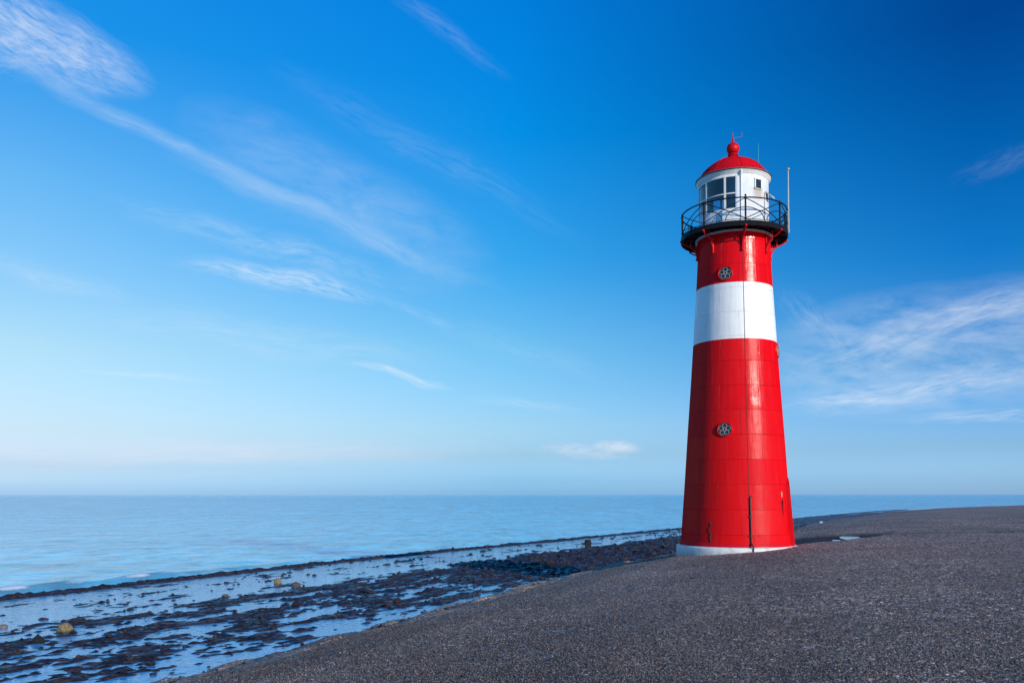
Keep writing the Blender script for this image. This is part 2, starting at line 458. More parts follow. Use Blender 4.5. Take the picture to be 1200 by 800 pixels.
def make_sea():
    ys = [-30000., -8000, -2000, -600, -200, -60, -10, 5, 12]
    while ys[-1] < 160: ys.append(ys[-1]+max(.14, ys[-1]*.010))
    while ys[-1] < 40000: ys.append(ys[-1]*1.12)
    ys = np.array(ys)
    v = [0.]
    while v[-1] < 60: v.append(v[-1]+max(.12, v[-1]*.035))
    while v[-1] < 120000: v.append(v[-1]*1.3)
    vs = np.array([-q for q in v[::-1]] + [1, 3, 10, 40, 200, 1000, 5000, 20000, 60000])
    V, Y = np.meshgrid(vs, ys)
    xs = np.where(ys < 600, XS(ys), XS(600.)+(ys-600)*.0+0)
    X = xs[:,None] + V
    Z = np.zeros_like(X); F = np.zeros_like(X); Mk = np.zeros_like(X)
    for i in range(X.shape[0]):
        y = Y[i,0]
        if not 10 < y < 160: continue
        for j in range(X.shape[1]):
            q = V[i,j]; x = X[i,j]
            if q < -60 or q > 3: continue
            fade = (1-float(smooth(80, 150, y)))*(1-float(smooth(35, 60, -q)))
            z = fade*(n2(x*.5, y, 2, .42, 3)*.05 + n2(x*.6, y, 8, 1.5, 3)*.022)
            # a small breaker running in to the sill
            c = -3.3 + .9*n2(y*.08, 0, 5, 1, 2) - (y-30)*.015
            amp = .34*math.exp(-((y-33)/10)**2)*(.75+.6*n2(y*.3, 0, 3, 1, 2)) + .05*math.exp(-((y-52)/20)**2)
            dq = q-c
            wv = math.exp(-(dq/.42)**2) if dq > 0 else math.exp(-(dq/1.1)**2)
            z += amp*wv
            F[i,j] = min(1, max(amp*5.0*math.exp(-((dq-.16)/.20)**2)*(.50+1.4*n2(y*.7, x*.3, 6, 1, 3)), (.55+.7*n2(y*.4, 0, 9, 1, 3))*math.exp(-((q+.25)/.30)**2)*(1-float(smooth(60, 110, y)))*.75))
            Mk[i,j] = min(1, amp*3.0*math.exp(-((dq-.1)/.8)**2) + .35*math.exp(-((q)/1.4)**2))
            Z[i,j] = z
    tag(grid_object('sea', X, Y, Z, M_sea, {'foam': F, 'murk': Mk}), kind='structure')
make_sea()

# coarse grit standing out of the open stone asphalt
def grit():
    rng = np.random.default_rng(3); N = 330000
    a = R(1)*rng.uniform(-42, 42, N); u = rng.random(N)
    d = 1/(1/6.2+(1/75-1/6.2)*u)
    x, y = d*np.sin(a), d*np.cos(a)
    z, m, sg = ground_z(x, y)
    keep = (sg > .05) & (m < .2) & (np.hypot(x-8.65, y-33) > 2.3)
    x, y, z, d, sg = x[keep], y[keep], z[keep], d[keep], sg[keep]; n = len(x)
    z = z + np.array([n2(q, w, 5, .35, 3) for q, w in zip(x, y)])*.035*smooth(1, 3, sg)
    r = rng.uniform(.0045, .0098, n)*(1+d/22)*np.where(rng.random(n) > .97, 1.5, 1)
    base = np.array([(1,0,0),(0,1,0),(-1,0,0),(0,-1,0),(0,0,1),(0,0,-1)], float)
    v = base[None]*(1+rng.uniform(-.3, .3, (n,6,1))) + rng.uniform(-.28, .28, (n,6,3))
    t = rng.uniform(0, 6.28, n)[:,None]; cx, sx = np.cos(t), np.sin(t)
    vx = v[...,0]*cx-v[...,1]*sx; vy = v[...,0]*sx+v[...,1]*cx
    v = np.stack([vx*r[:,None]+x[:,None], vy*r[:,None]*.85+y[:,None], v[...,2]*r[:,None]*.8+(z+r*.22)[:,None]], -1).reshape(-1, 3)
    fb = np.array([(0,1,4),(1,2,4),(2,3,4),(3,0,4),(1,0,5),(2,1,5),(3,2,5),(0,3,5)])
    f = (fb[None]+6*np.arange(n)[:,None,None]).reshape(-1)
    me = bpy.data.meshes.new('asphalt_grit'); nf = len(f)//3
    me.vertices.add(len(v)); me.vertices.foreach_set('co', v.reshape(-1).astype(np.float32))
    me.loops.add(len(f)); me.loops.foreach_set('vertex_index', f.astype(np.int32))
    me.polygons.add(nf); me.polygons.foreach_set('loop_start', np.arange(0, nf*3, 3, dtype=np.int32))
    me.update(calc_edges=True); me.validate()
    me.materials.append(M_grit)
    o = bpy.data.objects.new('asphalt_grit', me); COL.objects.link(o)
    tag(o, 'coarse grey and tan stone grit in the asphalt surface', 'grit', kind='stuff')
def grit_nodes(t):
    rnd = t.n.new('ShaderNodeNewGeometry').outputs['Random Per Island']
    c = t.ramp(rnd, [(0,(.060,.049,.046)),(.35,(.105,.086,.077)),(.65,(.165,.134,.115)),(.86,(.225,.182,.152)),(.965,(.27,.23,.19)),(1,(.40,.365,.315))])
    c = t.vec('MULTIPLY', t.scale(c, t.maprange(t.noise(t.pos(), .3, 3, .6), .3, .7, .66, 1.0)), (.97,.98,1.04))
    return {'Base Color': c, 'Roughness': .75, 'Specular IOR Level': .15}
M_grit = material('asphalt_grit', grit_nodes)
grit()

# puddles left in the hollow
def puddle(cx, cy, rx, ry, rot, seed):
    z = float(min(ground_z(np.array(cx+dx), np.array(cy+dy))[0] for dx in (-.2, 0, .2) for dy in (-.4, 0, .4)))
    vs, n = [], 40
    for k in range(n):
        a = 2*math.pi*k/n
        r = 1+.30*noise.noise(Vector((math.cos(a)*1.6, math.sin(a)*1.6, seed)))
        x, y = rx*r*math.copysign(abs(math.cos(a))**.7, math.cos(a)), ry*r*math.copysign(abs(math.sin(a))**.7, math.sin(a))
        vs.append((cx+x*math.cos(rot)-y*math.sin(rot), cy+x*math.sin(rot)+y*math.cos(rot), z+.05))
    o = MB().add(vs, [tuple(range(n))], False).build('puddle', M_puddle)
    tag(o, kind='structure')
puddle(15.5, 39.2, .46, 1.8, -.34, 1.5)
puddle(14.2, 37.4, .20, .6, -.36, 4.5)

# ------------------------------------------------------------------ stones
def stone_mesh(name, seed, sub, mat, flat=1., pointy=0., boxy=0.):
    bm = bmesh.new(); bmesh.ops.create_icosphere(bm, subdivisions=sub, radius=1)
    for v in bm.verts:
        d = v.co.normalized()
        if boxy:
            m = max(abs(d.x), abs(d.y), abs(d.z)); d = d.lerp(d/m*.8, boxy)
        k = 1+.30*noise.noise(d*1.3+Vector((seed*5.1, 0, 0)))+.13*noise.noise(d*3.1+Vector((0, seed*3.3, 0)))
        v.co = d*k
        v.co.z *= flat
        if pointy and v.co.z > 0:
            q = 1-pointy*min(1, v.co.z/flat); v.co.x *= q; v.co.y *= q
    me = bpy.data.meshes.new(name); bm.to_mesh(me); bm.free()
    me.polygons.foreach_set('use_smooth', [True]*len(me.polygons)); me.materials.append(mat); return me

def stone(name, label, x, y, w, h, mesh, rz=0, z=None, dep=None):
    if z is None: z = max(.2, flat_z(x, y, float(XT(y)), float(XS(y))))
    o = bpy.data.objects.new(name, mesh); COL.objects.link(o)
    o.location = (x, y, z+h*.28); o.scale = (w/2, (dep or w)/2, h*.62); o.rotation_euler = (0, 0, rz)
    tag(o, label, 'stone'); return o
stone('boulder', 'yellowish rounded boulder lying alone in the shallow pool near the lower left corner', -12.2, 23.4, .36, .26, stone_mesh('boulder', 1, 4, M_yellow))
stone('boulder', 'upright egg shaped yellow stone standing in the far pool, beside a flat brown stone', -9.85, 36.0, .27, .31, stone_mesh('boulder', 2, 4, M_yellow))
stone('boulder', 'flat brown stone lying right beside the egg shaped yellow stone in the pool', -8.95, 35.4, .40, .19, stone_mesh('boulder', 3, 4, M_brown))
stone('boulder', 'black pointed stone left of the yellowish boulder in the near pool', -12.1, 21.9, .34, .27, stone_mesh('boulder', 4, 3, M_black, pointy=.7))
stone('boulder', 'black blocky stone standing upright in the pool left of the lighthouse', 5.5, 62.0, .50, .62, stone_mesh('boulder', 5, 4, M_black, boxy=.7))
stone('boulder', 'flat tan stone in the pool at the left edge of the photo', -14.5, 24.4, .30, .12, stone_mesh('boulder', 6, 3, M_tan))
stone('boulder', 'yellow lichened stone just right of the lighthouse foot, on the asphalt slope', 17.75, 53.0, .42, .30, stone_mesh('boulder', 7, 3, M_yellow), z=1.5)
stone('boulder', 'pale whitish slab lying at the asphalt edge right behind the lighthouse', 37.0, 102.5, .60, .28, stone_mesh('boulder', 8, 3, M_white, boxy=.6), z=.55)
stone('boulder', 'small reddish brown stone in the middle of the pool, right of the egg shaped stone', -10.5, 31.4, .22, .13, stone_mesh('boulder', 9, 3, M_brown))

proto = [stone_mesh('rock', 20+i, 3, M_rock, flat=.8+.1*i, boxy=.35*(i % 3)) for i in range(5)]
cnt = 0
while cnt < 130:
    y = 14+86*random.random()**1.5
    if cnt > 60: y = random.uniform(42, 74)
    xt, xs = float(XT(y)), float(XS(y)); f = random.random()
    if cnt > 60: f *= .42
    x = xt-(xt-xs)*(.04+.85*f)
    if abs(x/y*1000) > 640 or flat_z(x, y, xt, xs) < .13: continue
    sz = random.uniform(.11, .25)*(1.25 if cnt > 60 else 1)
    o = bpy.data.objects.new('rock', random.choice(proto)); COL.objects.link(o)
    hz = sz*random.uniform(.30, .6)
    o.location = (x, y, max(.18, flat_z(x, y, xt, xs))+hz*.15); o.scale = (sz*random.uniform(.7, 1.3)/1, sz*random.uniform(.6, 1), hz)
    o.rotation_euler = (random.uniform(-.2, .2), random.uniform(-.2, .2), random.uniform(0, 6.28))
    tag(o, 'dark wet rock among the many scattered over the tidal shelf beside the asphalt', 'rock', 'dark rocks scattered over the tidal shelf')
    cnt += 1

def rubble():
    bm0 = bmesh.new(); bmesh.ops.create_icosphere(bm0, subdivisions=1, radius=1)
    base = [v.co.copy() for v in bm0.verts]; fs = [tuple(v.index for v in f.verts) for f in bm0.faces]; bm0.free()
    m = MB(); n = 0
    while n < 3600:
        y = 13+90*random.random()**1.6
        if n > 2000: y = random.uniform(40, 80)
        xt, xs = float(XT(y)), float(XS(y)); f = random.random()
        edge = n > 2700
        if n > 2000: f *= .45
        x = xt-(xt-xs)*f*.95
        if edge: y = random.uniform(14, 80); x = float(XT(y))-random.gauss(.1, .35); xs, xt = float(XS(y)), float(XT(y))
        if abs(x/y*1000) > 640: continue
        h = flat_z(x, y, xt, xs)
        if edge: h = max(h, float(ground_z(np.array(x), np.array(y))[0]))
        if h < .17 or (not edge and random.random() > .25+6*(h-.17)): continue
        r = random.choice((.03,.035,.04,.045,.05,.06,.08))*random.uniform(.8,1.2)*(1+y/80)
        if edge: r *= .7
        q = Matrix.Rotation(random.uniform(0, 6.28), 3, 'Z'); s = Vector((random.uniform(.7, 1.4), random.uniform(.6, 1), random.uniform(.35, .8)))*r
        sd_ = random.random()*50
        m.add([q @ Vector([a*b for a, b in zip(c*(1+.4*noise.noise(c*1.5+Vector((sd_, 0, 0)))), s)]) + Vector((x, y, h+r*.15)) for c in base], fs)
        n += 1
    o = m.build('rubble', M_rock)
    tag(o, 'small dark stones and weed lumps strewn over the rock shelf', 'rubble', kind='stuff')
rubble()

# ------------------------------------------------------------------ lighthouse
LX, LY, LZ = 8.65, 33.0, 1.6
PHI0 = math.atan2(-LY, -LX)
def P(az, r, z):
    a = PHI0+R(az); return Vector((math.cos(a)*r, math.sin(a)*r, z-LZ))
def er(az): a = PHI0+R(az); return Vector((math.cos(a), math.sin(a), 0))
def et(az): a = PHI0+R(az); return Vector((-math.sin(a), math.cos(a), 0))
UP = Vector((0, 0, 1))
def lathe(mb, prof, a0=0, a1=360, n=96, sharp=False, close=False):
    full = abs(a1-a0-360) < 1e-6
    m = n if full else n+1
    prof = list(prof)
    if close: prof = prof+[prof[0]]
    segs = [[prof[i], prof[i+1]] for i in range(len(prof)-1)] if sharp else [prof]
    for pr in segs:
        vs = [P(a0+(a1-a0)*k/n, r, z) for k in range(m) for (r, z) in pr]; c = len(pr)
        fs = []
        for k in range(n):
            j = (k+1) % m
            for i in range(c-1): fs.append((k*c+i, j*c+i, j*c+i+1, k*c+i+1))
        mb.add(vs, fs)
    if close and not full:
        for az in (a0, a1): mb.add([P(az, r, z) for r, z in prof[:-1]], [tuple(range(len(prof)-1))], False)
    return mb
def weld(o):
    bm = bmesh.new(); bm.from_mesh(o.data); bmesh.ops.remove_doubles(bm, verts=bm.verts[:], dist=1e-4)
    bm.to_mesh(o.data); bm.free(); return o

def cyl_uv(t, rr=1.8):
    x, y, z = t.sep(t.obj())[:3]
    return t.comb(t.math('MULTIPLY', t.math('ARCTAN2', y, x), rr), z, 0.), x, y, z

def paint(base, dirt, fade, rough=.30, plates=True, streak=.35, spec=.5):
    def f(t):
        uv, x, y, z = cyl_uv(t)
        p = t.obj()
        su, sv, _ = t.sep(uv)[:3]
        st = t.noise(t.comb(t.math('MULTIPLY', su, 6.), t.math('MULTIPLY', sv, .55), 0.), 1., 5, .62)
        st2 = t.noise(t.comb(t.math('MULTIPLY', su, 22.), t.math('MULTIPLY', sv, .8), 3.), 1., 3, .6)
        bl = t.noise(p, 1.1, 5, .6)
        c = t.mix(t.maprange(st, .48, .74, 0, streak), base, fade)
        c = t.mix(t.maprange(bl, .5, .75, 0, .35), c, tuple(v*.72 for v in base))
        c = t.mix(t.math('MULTIPLY', t.maprange(st2, .62, .8), t.maprange(bl, .35, .65, 0, .5)), c, dirt)
        rg = t.math('ADD', t.math('MULTIPLY', t.noise(p, 2.3, 4, .6), .22), rough-.10)
        h = t.math('ADD', t.math('MULTIPLY', t.noise(p, .9, 2, .5), .9), t.math('ADD', t.math('MULTIPLY', st, .42), t.math('MULTIPLY', t.noise(p, 16, 4, .6), .05)))
        nrm = t.bump(h, .55, .05)
        if plates:
            b = t.n.new('ShaderNodeTexBrick'); t.put(b.inputs['Vector'], uv)
            b.offset = .5; b.squash = 1
            for k, v in (('Color1', (0,0,0,1)), ('Color2', (1,1,1,1)), ('Mortar', (.5,.5,.5,1)), ('Scale', 1.), ('Mortar Size', .010), ('Mortar Smooth', .3), ('Brick Width', 1.55), ('Row Height', .92)):
                b.inputs[k].default_value = v
            pl = t.sep(b.outputs['Color'])[0]
            seam = b.outputs['Fac']
            brk = t.maprange(t.noise(t.comb(su, t.math('MULTIPLY', sv, .3), 8.), 2.2, 4, .6), .42, .62)
            c = t.mix(t.math('MULTIPLY', t.math('MULTIPLY', seam, brk), .55), c, dirt)
            c = t.mix(t.math('MULTIPLY', pl, .16), c, fade)
            rg = t.math('ADD', rg, t.math('MULTIPLY', t.math('SUBTRACT', pl, .4), .28))
            tilt = t.math('MULTIPLY', t.math('FRACT', t.math('DIVIDE', sv, .92)), .45)
            nrm = t.bump(t.math('ADD', t.math('SUBTRACT', t.math('MULTIPLY', pl, .25), seam), tilt), .55, .02, nrm)
        return {'Base Color': c, 'Roughness': rg, 'Normal': nrm, 'Specular IOR Level': spec}
    return f
M_red = material('red_paint', paint((.69,.0008,.0035), (.11,.004,.005), (.64,.018,.024), .20, True, .42, .15))
def even_gloss(m, w):
    # paint with an even, low sheen
    t = NT(m.node_tree); b = t.n['Principled BSDF']; b.inputs['Specular IOR Level'].default_value = 0
    g = t.n.new('ShaderNodeBsdfGlossy'); g.inputs[0].default_value = (1, .93, .93, 1)
    for k in ('Roughness', 'Normal'):
        if b.inputs[k].links: t.l.new(b.inputs[k].links[0].from_socket, g.inputs[k])
        elif k == 'Roughness': g.inputs[k].default_value = b.inputs[k].default_value
    mx = t.n.new('ShaderNodeMixShader'); mx.inputs[0].default_value = w
    t.l.new(b.outputs[0], mx.inputs[1]); t.l.new(g.outputs[0], mx.inputs[2])
    t.l.new(mx.outputs[0], t.n['Material Output'].inputs[0])
even_gloss(M_red, .012)
M_redtrim = material('red_trim_paint', paint((.60,.004,.010), (.12,.01,.01), (.6,.02,.02), .35, False, .3, .28))
even_gloss(M_redtrim, .016)
M_whitep = material('white_paint', paint((.80,.79,.77), (.42,.34,.26), (.70,.68,.64), .38, True, .5))
def plinth_nodes(t):
    k = paint((.74,.72,.67), (.30,.24,.17), (.60,.56,.48), .6, False, .6)(t)
    uv, x, y, z = cyl_uv(t, 2.2)
    n = t.noise(uv, 3.5, 6, .7)
    k['Base Color'] = t.mix(t.math('MULTIPLY', t.maprange(n, .52, .68), .30), k['Base Color'], (.22,.19,.15))
    sp = t.maprange(t.math('ADD', z, t.math('MULTIPLY', n, -.5)), -.1, .16, .5, 0)
    k['Base Color'] = t.mix(sp, k['Base Color'], (.17,.15,.13))
    return k
M_plinth = material('plinth_paint', plinth_nodes)
def drum_nodes(t):
    k = paint((.80,.79,.76), (.45,.38,.29), (.72,.70,.66), .42, False, .45)(t)
    uv, x, y, z = cyl_uv(t, 1.)
    su, sv, _ = t.sep(uv)[:3]
    # rust washed down below the small window
    a0 = PHI0+R(43)
    du = t.math('SUBTRACT', su, math.atan2(math.sin(a0), math.cos(a0)))
    wob = t.math('MULTIPLY', t.math('SUBTRACT', t.noise(t.obj(), 5, 3), .5), .12)
    m1 = t.maprange(t.math('ABSOLUTE', t.math('ADD', du, wob)), .10, .24, 1, 0)
    m2 = t.math('MULTIPLY', t.maprange(sv, 14.95-LZ, 15.3-LZ), t.maprange(sv, 15.52-LZ, 15.56-LZ, 1, 0))
    c = t.mix(t.math('MULTIPLY', t.math('MULTIPLY', m1, m2), .75), k['Base Color'], (.50,.40,.28))
    # grime above the deck
    g = t.math('MULTIPLY', t.maprange(sv, 14.1-LZ, 14.6-LZ, 1, 0), t.maprange(t.noise(t.obj(), 7, 6, .7), .45, .62))
    k['Base Color'] = t.mix(t.math('MULTIPLY', g, .55), c, (.28,.27,.25))
    return k
M_drum = material('lantern_white_paint', drum_nodes)
def black_nodes(t):
    p = t.obj(); return {'Base Color': t.mix(t.noise(p, 6, 5), (.005,.005,.006), (.014,.014,.016)), 'Roughness': t.maprange(t.noise(p, 4, 3), .3, .7, .5, .75), 'Specular IOR Level': .15, 'Normal': t.bump(t.noise(p, 25, 3), .3, .004)}
M_blk = material('black_paint', black_nodes)
def grey_nodes(t):
    p = t.obj(); return {'Base Color': t.mix(t.noise(p, 5, 4), (.25,.24,.22), (.42,.40,.36)), 'Roughness': .5, 'Metallic': .3}
M_grey = material('galvanised_metal', grey_nodes)
M_conduit = material('dark_conduit', lambda t: {'Base Color': t.mix(t.noise(t.obj(), 3, 4), (.03,.006,.006), (.09,.02,.018)), 'Roughness': .6})
M_cable = material('black_pipe', lambda t: {'Base Color': t.mix(t.noise(t.obj(), 5, 4), (.012,.008,.010), (.035,.02,.022)), 'Roughness': .55})
M_cream = material('cream_metal', lambda t: {'Base Color': t.mix(t.noise(t.obj(), 6, 4), (.50,.42,.30), (.70,.64,.52)), 'Roughness': .55})
M_aerial = material('green_aerial', Base_Color=(.05, .38, .36), Roughness=.5)
def door_nodes(t):
    p = t.obj(); return {'Base Color': t.mix(t.noise(p, 4, 4), (.16,.004,.008), (.26,.008,.012)), 'Roughness': .4}
M_door = material('dark_red_door', door_nodes)
M_pane_dark = material('porthole_glass', lambda t: {'Base Color': t.mix(t.noise(t.obj(), 8, 3), (.012,.018,.020), (.03,.045,.05)), 'Roughness': .12, 'Normal': t.bump(t.noise(t.obj(), 4, 2), .3, .02)})
M_curtain = material('dark_purple_blind', lambda t: {'Base Color': t.mix(t.maprange(t.noise(t.obj(), 6, 3), .4, .6), (.018,.014,.035), (.04,.03,.065)), 'Roughness': .5})
M_grille = material('porthole_grille', Base_Color=(.46, .40, .38), Roughness=.5)
def glass_nodes():
    m = bpy.data.materials.new('lantern_glass'); m.use_nodes = True
    t = NT(m.node_tree); out = t.n['Material Output']; t.n.remove(t.n['Principled BSDF'])
    tr = t.n.new('ShaderNodeBsdfTransparent'); tr.inputs[0].default_value = (.62, .78, .88, 1)
    gl = t.n.new('ShaderNodeBsdfGlossy'); gl.inputs['Roughness'].default_value = .04; gl.inputs[0].default_value = (.9,.95,1,1)
    fr = t.n.new('ShaderNodeFresnel'); fr.inputs[0].default_value = 1.55
    mx = t.n.new('ShaderNodeMixShader')
    t.put(mx.inputs[0], t.math('ADD', t.math('MULTIPLY', fr.outputs[0], 1.), .06, clamp=True)); t.put(mx.inputs[1], tr.outputs[0]); t.put(mx.inputs[2], gl.outputs[0])
    t.put(out.inputs[0], mx.outputs[0]); return m
M_glass = glass_nodes()

TZ = [1.2, 2.13, 3.3, 4.5, 6.5, 8.5, 10.0, 11.9, 13.0, 13.95]
TR = [2.20, 2.10, 2.015, 1.93, 1.80, 1.66, 1.565, 1.445, 1.385, 1.372]
def TRz(z): return float(np.interp(z, TZ, TR))

LH = bpy.data.objects.new('lighthouse', None); COL.objects.link(LH); LH.location = (LX, LY, LZ); LH.empty_display_size = 2
tag(LH, 'tall red lighthouse with one white band, black gallery and red dome on the dike', 'lighthouse')

def shaft(name, z0, z1, mat):
    zs = np.linspace(z0, z1, max(2, int((z1-z0)/.3)))
    pr = [(TRz(z), z) for z in zs]
    return lathe(MB(), pr).build(name, mat, LH)
shaft('lower_shaft', 1.9, 9.78, M_red)
shaft('white_band', 9.78, 11.92, M_whitep)
shaft('upper_shaft', 11.92, 13.93, M_red)
# the ground slopes: the white plinth runs deep at its seaward side
weld(lathe(MB(), [(2.29,.4),(2.27,2.01),(2.25,2.05),(2.09,2.09)], sharp=True).build('plinth', M_plinth, LH))
fl = lathe(MB(), [(2.155,2.085),(2.15,2.12),(2.10,2.19),(2.07,2.36)], n=96).build('base_moulding', M_redtrim, LH)

# lightning conductor and its pipe
cz = np.linspace(3.95, 13.9, 40)
cp = MB().tube([P(13.5, TRz(z)+.004, z) for z in cz], .009, 6)
for z in (4.6, 6.1, 7.7, 9.3, 10.9, 12.6): cp.box(P(13.5, TRz(z)+.008, z), (er(13.5), et(13.5), UP), (.010, .018, .012))
cp.build('lightning_conductor', M_conduit, LH)
dp = MB().tube([P(14.5, TRz(z)+.03, z) for z in np.linspace(2.16, 3.85, 8)] + [P(15, TRz(3.9)+.02, 3.92), P(16.5, TRz(3.9)-.01, 3.93)], .032, 8)
dp.tube([P(15.2, 2.27, 1.75), P(15.2, 2.29, 2.1), P(14.6, 2.16, 2.22)], .03, 8)
for z in (2.5, 3.2): dp.box(P(14.5, TRz(z)+.03, z), (er(14.5), et(14.5), UP), (.035, .06, .02))
dp.build('conductor_pipe', M_cable, LH)
ck = MB().tube([P(a, TRz(z)+.008, z) for a, z in ((-25,2.25),(-26.5,2.4),(-25.5,2.55),(-27.5,2.62),(-28,2.75),(-25.8,2.86),(-26.4,2.98))], .013, 6)
ck.build('loose_wire', M_cable, LH)

def porthole(az, z):
    n = er(az); tn = et(az); r0 = TRz(z)
    up = (UP + n*((TRz(z-.3)-TRz(z+.3))/.6*-1)).normalized()
    nn = tn.cross(up).normalized()
    if nn.dot(n) < 0: nn = -nn
    c = P(az, r0, z)
    def pt(x, y, o): return c + tn*x + up*y + nn*o
    f = MB(); prof = [(.25,-.06),(.25,.034),(.262,.042),(.282,.036),(.29,-.08)]
    m = 40
    vs = [pt(math.cos(2*math.pi*k/m)*r, math.sin(2*math.pi*k/m)*r, o) for k in range(m) for r, o in prof]
    q = len(prof); fs = [(k*q+i, ((k+1) % m)*q+i, ((k+1) % m)*q+i+1, k*q+i+1) for k in range(m) for i in range(q-1)]
    f.add(vs, fs); w = f.build('porthole_window', M_redtrim, LH)
    MB().add([pt(math.cos(2*math.pi*k/m)*.25, math.sin(2*math.pi*k/m)*.25, .012) for k in range(m)], [tuple(range(m))], False).build('pane', M_pane_dark, w)
    g = MB()
    def ring(cx, cy, r, t): g.tube([pt(cx+math.cos(a)*r, cy+math.sin(a)*r, .028) for a in np.linspace(0, 2*math.pi, 20, endpoint=False)], t, 6, True)
    ring(0, 0, .05, .007)
    for k in range(5):
        a = math.pi/2+2*math.pi*k/5
        ring(math.cos(a)*.142, math.sin(a)*.142, .080, .0065)
    g.build('grille', M_grille, w)
porthole(-12.5, 12.27); porthole(-12, 6.39); porthole(77, 9.45)

# doorway on the right side
def doorway(az):
    n, tn = er(az), et(az)
    def pt(x, y, r): return n*r + tn*x + Vector((0, 0, y-LZ))
    hw, z0, z1 = .52, 1.75, 4.15
    arch = [(-hw, z0)] + [(-hw, z1)] + [(math.cos(a)*hw, z1+math.sin(a)*hw*.9) for a in np.linspace(math.pi, 0, 15)[1:-1]] + [(hw, z1), (hw, z0)]
    inn = [(x*.80, z0+.12+(y-z0-.12)*.965) for x, y in arch]
    m = len(arch); rf = lambda y: TRz(y)+.018
    vs = [pt(x, y, rf(y)) for x, y in arch] + [pt(x, y, 1.5) for x, y in arch] + [pt(x, y, rf(y)) for x, y in inn] + [pt(x, y, rf(y)-.20) for x, y in inn]
    fs = []
    for i in range(m):
        j = (i+1) % m
        fs += [(i, j, m+j, m+i), (i, j, 2*m+j, 2*m+i), (2*m+i, 2*m+j, 3*m+j, 3*m+i)]
    fr = MB().add(vs, fs, False).build('doorway', M_redtrim, LH)
    d = MB().add([pt(x, y, rf(y)-.18) for x, y in inn], [tuple(range(m))], False)
    dr = d.build('door', M_door, fr)
    MB().tube([pt(-.3, 2.95, rf(2.95)-.17), pt(-.3, 2.95, rf(2.95)-.11), pt(-.18, 2.95, rf(2.95)-.11)], .016, 6).build('handle', M_grey, fr)
    b = MB().box(P(az-26.5, TRz(3.55)+.01, 3.5), (er(az-26.5), et(az-26.5), UP), (.02, .022, .28)); b.build('wall_slot', M_cable, LH)
    b = MB().box(P(az-27.5, TRz(4.0)+.01, 4.0), (er(az-27.5), et(az-27.5), UP), (.02, .018, .10)); b.build('notice_plate', M_cream, LH)
    MB().box(P(az, 2.06, 1.62), (n, tn, UP), (.29, .60, .46)).build('door_step', M_plinth, LH)
doorway(83)

# gallery
dk = lathe(MB(), [(1.30,14.03),(1.97,14.03),(2.02,14.05),(2.02,13.86),(1.985,13.86),(1.985,13.96),(1.30,13.96)], sharp=True)
gal = weld(dk.build('gallery_deck', M_blk, LH))
for k in range(16):
    a = 11+22.5*k; jb = MB(); jb.box(P(a, 1.70, 13.935), (er(a), et(a), UP), (.27, .03, .022)); jb.build('joist', M_blk, gal)
lathe(MB(), [(1.385,13.84),(1.47,13.84),(1.47,13.90),(1.385,13.90)], sharp=True, close=True).build('cornice_ring', M_whitep, LH)

def bracket(az):
    n, tn = er(az), et(az)
    b = MB(); prof = []
    path = [(2.03,13.84),(1.93,13.75),(1.83,13.695),(1.70,13.645),(1.58,13.57),(1.49,13.46),(1.44,13.33),(1.405,13.18)]
    b.tube([P(az, r, z) for r, z in path], [.030,.028,.028,.028,.030,.033,.037,.04], 8)
    b.tube([P(az, 1.405, 13.70), P(az, 1.405, 13.12)], .035, 8)
    b.tube([P(az, 1.66, 13.63), P(az, 1.66, 13.95)], .028, 8)
    b.tube([P(az, 1.50, 13.46), P(az, 1.47, 13.62), P(az, 1.53, 13.70), P(az, 1.58, 13.64)], .02, 6)
    # ball end at the rim and foot on the wall
    for c, r in ((P(az, 2.04, 13.85), .05), (P(az, 1.43, 13.14), .055)):
        u = MB(); bm = bmesh.new(); bmesh.ops.create_icosphere(bm, subdivisions=2, radius=r)
        b.add([v.co+c for v in bm.verts], [tuple(v.index for v in f.verts) for f in bm.faces]); bm.free()
    b.build('bracket', M_redtrim, LH)
AZ = [12.5+45*k for k in range(8)]
for a in AZ: bracket(a)

# railing
rl = MB().tube([P(360*k/96, 1.985, 14.90) for k in range(96)], .027, 8, True)
rl.tube([P(360*k/96, 1.985, 14.10) for k in range(96)], .012, 6, True)
rail = rl.build('railing', M_blk, LH)
for i, a in enumerate(AZ):
    p = MB(); top = 15.0 if i == 0 else 14.93
    p.tube([P(a, 1.985, 14.03), P(a, 1.985, top)], .034, 8)
    p.tube([P(a, 1.985, top-.01), P(a, 1.985, top+.03)], [.034, .012], 8)
    for z in (14.18, 14.82): p.tube([P(a, 2.03, z), P(a, 1.94, z)], .024, 6)
    p.build('post', M_blk, rail)
    q = MB(); N = 16; st = 45
    def pts(fn): return [P(a+st*u, 1.985, fn(u)) for u in np.linspace(0, 1, N)]
    q.tube(pts(lambda u: 14.12+.76*u), .0165, 6); q.tube(pts(lambda u: 14.88-.76*u), .0165, 6)
    q.tube([P(a+st*.46*math.sin(x), 1.985, 14.10+.44*math.cos(x)) for x in np.linspace(0, math.pi/2, 12)], .0165, 6)
    q.tube([P(a+st-st*.46*math.sin(x), 1.985, 14.10+.44*math.cos(x)) for x in np.linspace(0, math.pi/2, 12)], .0165, 6)
    q.build('brace', M_blk, rail)

